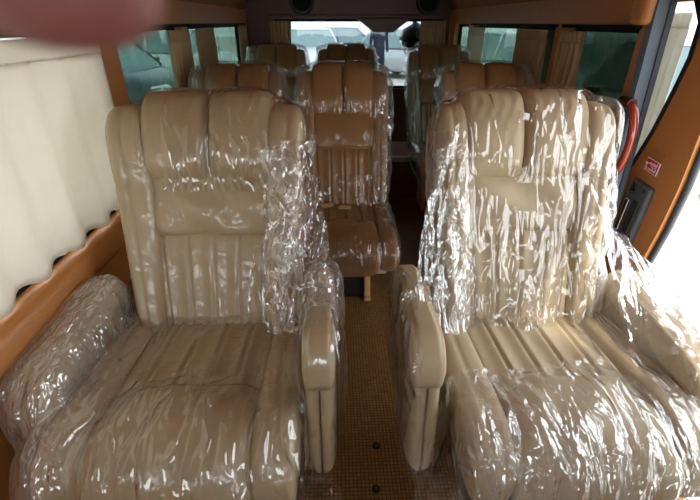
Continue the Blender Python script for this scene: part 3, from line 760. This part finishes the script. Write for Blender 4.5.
# ------------------------------------------------------------------ outside
b = bmesh.new(); span(b, -40, 40, -30, 60, -.40, -.35); struct(objb('ground', b, M['ground']))
GZ = -.35
def car(label, x, y, rz, paint, group='cars parked outside', open_door=False, h=1.48, L=4.3, W=1.76):
    root = thing('car', label, 'car', (x, y, GZ), rz, group)
    st = [(-.5, .50, .30, .62), (-.47, .78, .22, .86), (-.40, .95, .19, .95), (-.25, .99, .18, .98), (0, 1, .18, .97), (.18, 1, .18, .95), (.30, .98, .18, .90), (.42, .94, .20, .82), (.47, .80, .24, .74), (.5, .52, .32, .58)]
    V = []; F = []; ns = 18
    for (t, w, z0, z1) in st:
        for k in range(ns):
            a = 2*PI*k/ns; ex = lambda c: math.copysign(abs(c)**.45, c)
            V.append((ex(math.cos(a))*w*W/2, -t*L, (z0+z1)/2+(z1-z0)/2*ex(math.sin(a))))
    for i in range(len(st)-1):
        for k in range(ns): F.append((i*ns+k, i*ns+(k+1) % ns, (i+1)*ns+(k+1) % ns, (i+1)*ns+k))
    F += [tuple(range(ns)), tuple(range(len(V)-ns, len(V)))[::-1]]
    obj('body', V, F, paint, root)
    def loft(rows, mat, nm):
        V = []; F = []
        for (yb, yf, w, z) in rows: V += [(-w, yb, z), (w, yb, z), (w, yf, z), (-w, yf, z)]
        for i in range(len(rows)-1):
            for k in range(4): F.append((i*4+k, i*4+(k+1) % 4, i*4+4+(k+1) % 4, i*4+4+k))
        F.append(tuple(len(V)-4+k for k in range(4))); return obj(nm, V, F, mat, root, smooth=False)
    w = W/2
    loft([(.46*L, -.22*L, w*.93, .92), (.38*L, -.07*L, w*.74, h-.04)], M['carglass'], 'windows')
    loft([(.385*L, -.08*L, w*.76, h-.05), (.37*L, -.06*L, w*.74, h-.02), (.30*L, .0, w*.60, h)], paint, 'roof')
    for sx in (-1, 1):
        for (ya, yb2) in ((-.22, -.07), (.10, .11), (.46, .38)):
            tv, tf = tube([(sx*w*.94, ya*L, .90), (sx*w*.755, yb2*L, h-.04)], .035, 6); obj('pillar', tv, tf, paint, root)
        b = bmesh.new(); add_box(b, (sx*(w+.06), -.17*L, .98), (.16, .10, .12), .03); objb('wing_mirror', b, paint, root)
        b = bmesh.new(); add_box(b, (sx*w*.66, -.475*L, .66), (.36, .14, .14), .04); objb('headlight', b, M['lamp'], root)
        b = bmesh.new(); add_box(b, (sx*w*.74, .478*L, .76), (.22, .12, .20), .03); objb('tail_light', b, M['tail'], root)
        b = bmesh.new(); add_box(b, (sx*w*1.0, .02*L, .80), (.03, .16, .03), .008); objb('door_handle', b, M['silver'], root)
        for yy in (-.31, .30):
            b = bmesh.new(); cyl(b, (sx*(w-.20), yy*L, .31), (sx*(w+.01), yy*L, .31), .31, .30, 28); t_ = objb('wheel', b, M['tyre'], root, )
            b = bmesh.new(); cyl(b, (sx*(w-.02), yy*L, .31), (sx*(w+.02), yy*L, .31), .20, .17, 20); objb('hubcap', b, M['silver'], t_)
    if open_door:
        b = bmesh.new(); R2 = Matrix.Rotation(-1.05, 3, 'Z'); c = Vector((-w-.05, -.16*L, 0))
        add_box(b, c+R2 @ Vector((0, .5, .58)), (.07, 1.0, .62), .04, R2); dd = objb('open_door', b, paint, root)
        b = bmesh.new(); add_box(b, c+R2 @ Vector((.02, .52, 1.13)), (.03, .86, .46), .01, R2); objb('door_window', b, M['carglass'], dd)
    return root
car('dark teal car parked outside the nearest uncurtained left window', -4.6, 8.8, PI/2-.35, M['paint_dark'])
car('white car seen through the far left side pane', -4.5, 13.6, PI/2-.3, M['paint_white'])
car('grey car parked beyond the white one at the far left', -6.2, 17.6, PI/2-.3, M['paint_grey'])
car('white car at the left of the rear window view', -.9, 16.2, .25, M['paint_white'])
car('blue car low in the middle of the rear window view', .55, 19.5, PI/2, M['paint_blue'])
car('silver car with its door standing open at the right of the rear window view', 2.9, 15.2, PI*.32, M['paint_silver'], open_door=True)
car('white car small and far behind in the rear window, left of the person', -3.2, 24, .1, M['paint_white'])
car('grey car small and far behind in the rear window, beside the person', 2.6, 26, -.1, M['paint_grey'])
car('white car glimpsed through the right side window pane', 4.2, 9.4, .12, M['paint_white'])
car('pale car seen through the slit of the open sliding door', 4.4, 4.2, .1, M['paint_white'])
def skin_mesh(name, pts, edges, radii, mat, parent, root=0, sub=2):
    me = bpy.data.meshes.new(name); me.from_pydata([tuple(p) for p in pts], edges, []); me.update()
    o = bpy.data.objects.new(name, me); C.objects.link(o); o.parent = parent
    md = o.modifiers.new('Skin', 'SKIN'); md.use_smooth_shade = True
    if not me.skin_vertices: pass
    for i, v in enumerate(me.skin_vertices[0].data):
        r = radii[i]; v.radius = r if isinstance(r, tuple) else (r, r); v.use_root = (i == root)
    s = o.modifiers.new('Subdivision', 'SUBSURF'); s.levels = sub; s.render_levels = sub
    me.materials.append(mat)
    dg = bpy.context.evaluated_depsgraph_get(); dg.update()
    m2 = bpy.data.meshes.new_from_object(o.evaluated_get(dg)); o.modifiers.clear(); o.data = m2
    m2.materials.clear(); m2.materials.append(mat); return o
pr = thing('person', 'person in dark clothes standing outside among the parked cars', 'person', (1.22, 13.2, GZ), .3)
pts = [(0, 0, .95), (0, 0, 1.15), (0, 0, 1.38), (0, 0, 1.52), (0, -.02, 1.64), (0, -.01, 1.74), (-.19, 0, 1.42), (-.25, .02, 1.14), (-.23, -.08, .90), (.19, 0, 1.42), (.25, .02, 1.14), (.23, -.08, .90), (-.10, 0, .88), (-.11, -.02, .48), (-.12, .02, .06), (-.12, -.13, .04), (.10, 0, .88), (.11, -.02, .48), (.12, .02, .06), (.12, -.13, .04)]
ed = [(0, 1), (1, 2), (2, 3), (3, 4), (4, 5), (2, 6), (6, 7), (7, 8), (2, 9), (9, 10), (10, 11), (0, 12), (12, 13), (13, 14), (14, 15), (0, 16), (16, 17), (17, 18), (18, 19)]
skin_mesh('body', pts, ed, [.13, .13, .14, .055, .085, .07, .06, .045, .035, .06, .045, .035, .085, .062, .045, .035, .085, .062, .045, .035], M['cloth'], pr)
b = bmesh.new(); bmesh.ops.create_uvsphere(b, u_segments=16, v_segments=10, radius=.105, matrix=Matrix.Translation((0, 0, 1.72)) @ Matrix.Diagonal((.9, 1.05, .9, 1))); objb('hair', b, M['hair'], pr, True)

# ------------------------------------------------------------------ camera
f_px = 427.; pitch, yaw = math.radians(28.1), math.radians(1.78)
fwd = Vector((math.sin(yaw)*math.cos(pitch), math.cos(yaw)*math.cos(pitch), -math.sin(pitch)))
right = Vector((math.cos(yaw), -math.sin(yaw), 0)); up = right.cross(fwd)
cam = bpy.data.objects.new('camera', bpy.data.cameras.new('camera')); C.objects.link(cam)
Rm = Matrix((right, up, -fwd)).transposed(); cam.matrix_world = Matrix.Translation((0, 0, 1.30)) @ Rm.to_4x4()
cam.data.sensor_width = 36; cam.data.lens = f_px/700*36; cam.data.clip_start = .004
cam.data.dof.use_dof = True; cam.data.dof.focus_distance = 1.45; cam.data.dof.aperture_fstop = 8.5
sc.camera = cam
# photographer's hand: one fingertip strays before the lens from above left
def cp(u, v, d): return Vector((0, 0, 1.30))+(fwd+right*((u-350)/f_px)-up*((v-250)/f_px))*d
hand = thing('person', 'pinkish blurred fingertip of the person taking the photo, at the top left', 'person', cp(60, -60, .07))
O = hand.location
tip, j1, j2, kn = cp(166, -20, .045), cp(45, -12, .047), cp(-170, -120, .066), cp(-420, -330, .085)
w0 = kn+(-right*.055+up*.045-fwd*.015); wr = w0+(-right*.04-up*.02-fwd*.05)
side = (up*.5-fwd*.8).normalized()
pts = [w0, kn, j2, j1, tip, wr]; ed = [(0, 1), (1, 2), (2, 3), (3, 4), (0, 5)]; rad = [.020, .0095, .0085, .0082, .0068, .024]
for k in range(1, 4):
    base = kn+side*.021*k-right*.004*k
    fl = 1-.08*abs(k-1)
    q1 = base+(right*.030+up*.012)*fl; q2 = q1+(right*.014-up*.008-fwd*.014)*fl; q3 = q2+(-right*.006-fwd*.016)*fl
    b0 = len(pts); pts += [base, q1, q2, q3]; rad += [.0095, .0085, .008, .0065]; ed += [(0, b0), (b0, b0+1), (b0+1, b0+2), (b0+2, b0+3)]
b0 = len(pts); pts += [w0+right*.02-up*.03, w0+right*.05-up*.028+fwd*.0, w0+right*.072-up*.018]; rad += [.013, .0105, .008]; ed += [(0, b0), (b0, b0+1), (b0+1, b0+2)]
skin_mesh('hand', [p-O for p in pts], ed, rad, M['skin'], hand, root=0, sub=2)

# ------------------------------------------------------------------ light
w = bpy.data.worlds.new('World'); sc.world = w; w.use_nodes = True; nt = w.node_tree; nt.nodes.clear()
bg = nt.nodes.new('ShaderNodeBackground'); wo = nt.nodes.new('ShaderNodeOutputWorld')
tc = nt.nodes.new('ShaderNodeTexCoord'); sp = nt.nodes.new('ShaderNodeSeparateXYZ'); cr = nt.nodes.new('ShaderNodeValToRGB')
nt.links.new(tc.outputs['Generated'], sp.inputs[0]); nt.links.new(sp.outputs['Z'], cr.inputs[0])
cr.color_ramp.elements[0].color = (.95, .98, 1, 1); cr.color_ramp.elements[1].color = (.78, .88, 1, 1)
nt.links.new(cr.outputs[0], bg.inputs['Color']); bg.inputs['Strength'].default_value = 6.0; nt.links.new(bg.outputs[0], wo.inputs[0])
sun = bpy.data.lights.new('sun', 'SUN'); sun.energy = 5.0; sun.angle = math.radians(6); sun.color = (1, .96, .88)
so = bpy.data.objects.new('sun', sun); C.objects.link(so); so.rotation_euler = (math.radians(42), 0, math.radians(40))
sc.view_settings.view_transform = 'Standard'; sc.view_settings.look = 'None'; sc.view_settings.gamma = 1; sc.view_settings.use_curve_mapping = False
sc.view_settings.exposure = 0.02
sc.cycles.max_bounces = 14; sc.cycles.diffuse_bounces = 5; sc.cycles.glossy_bounces = 4; sc.cycles.transparent_max_bounces = 24
sc.cycles.sample_clamp_indirect = 6
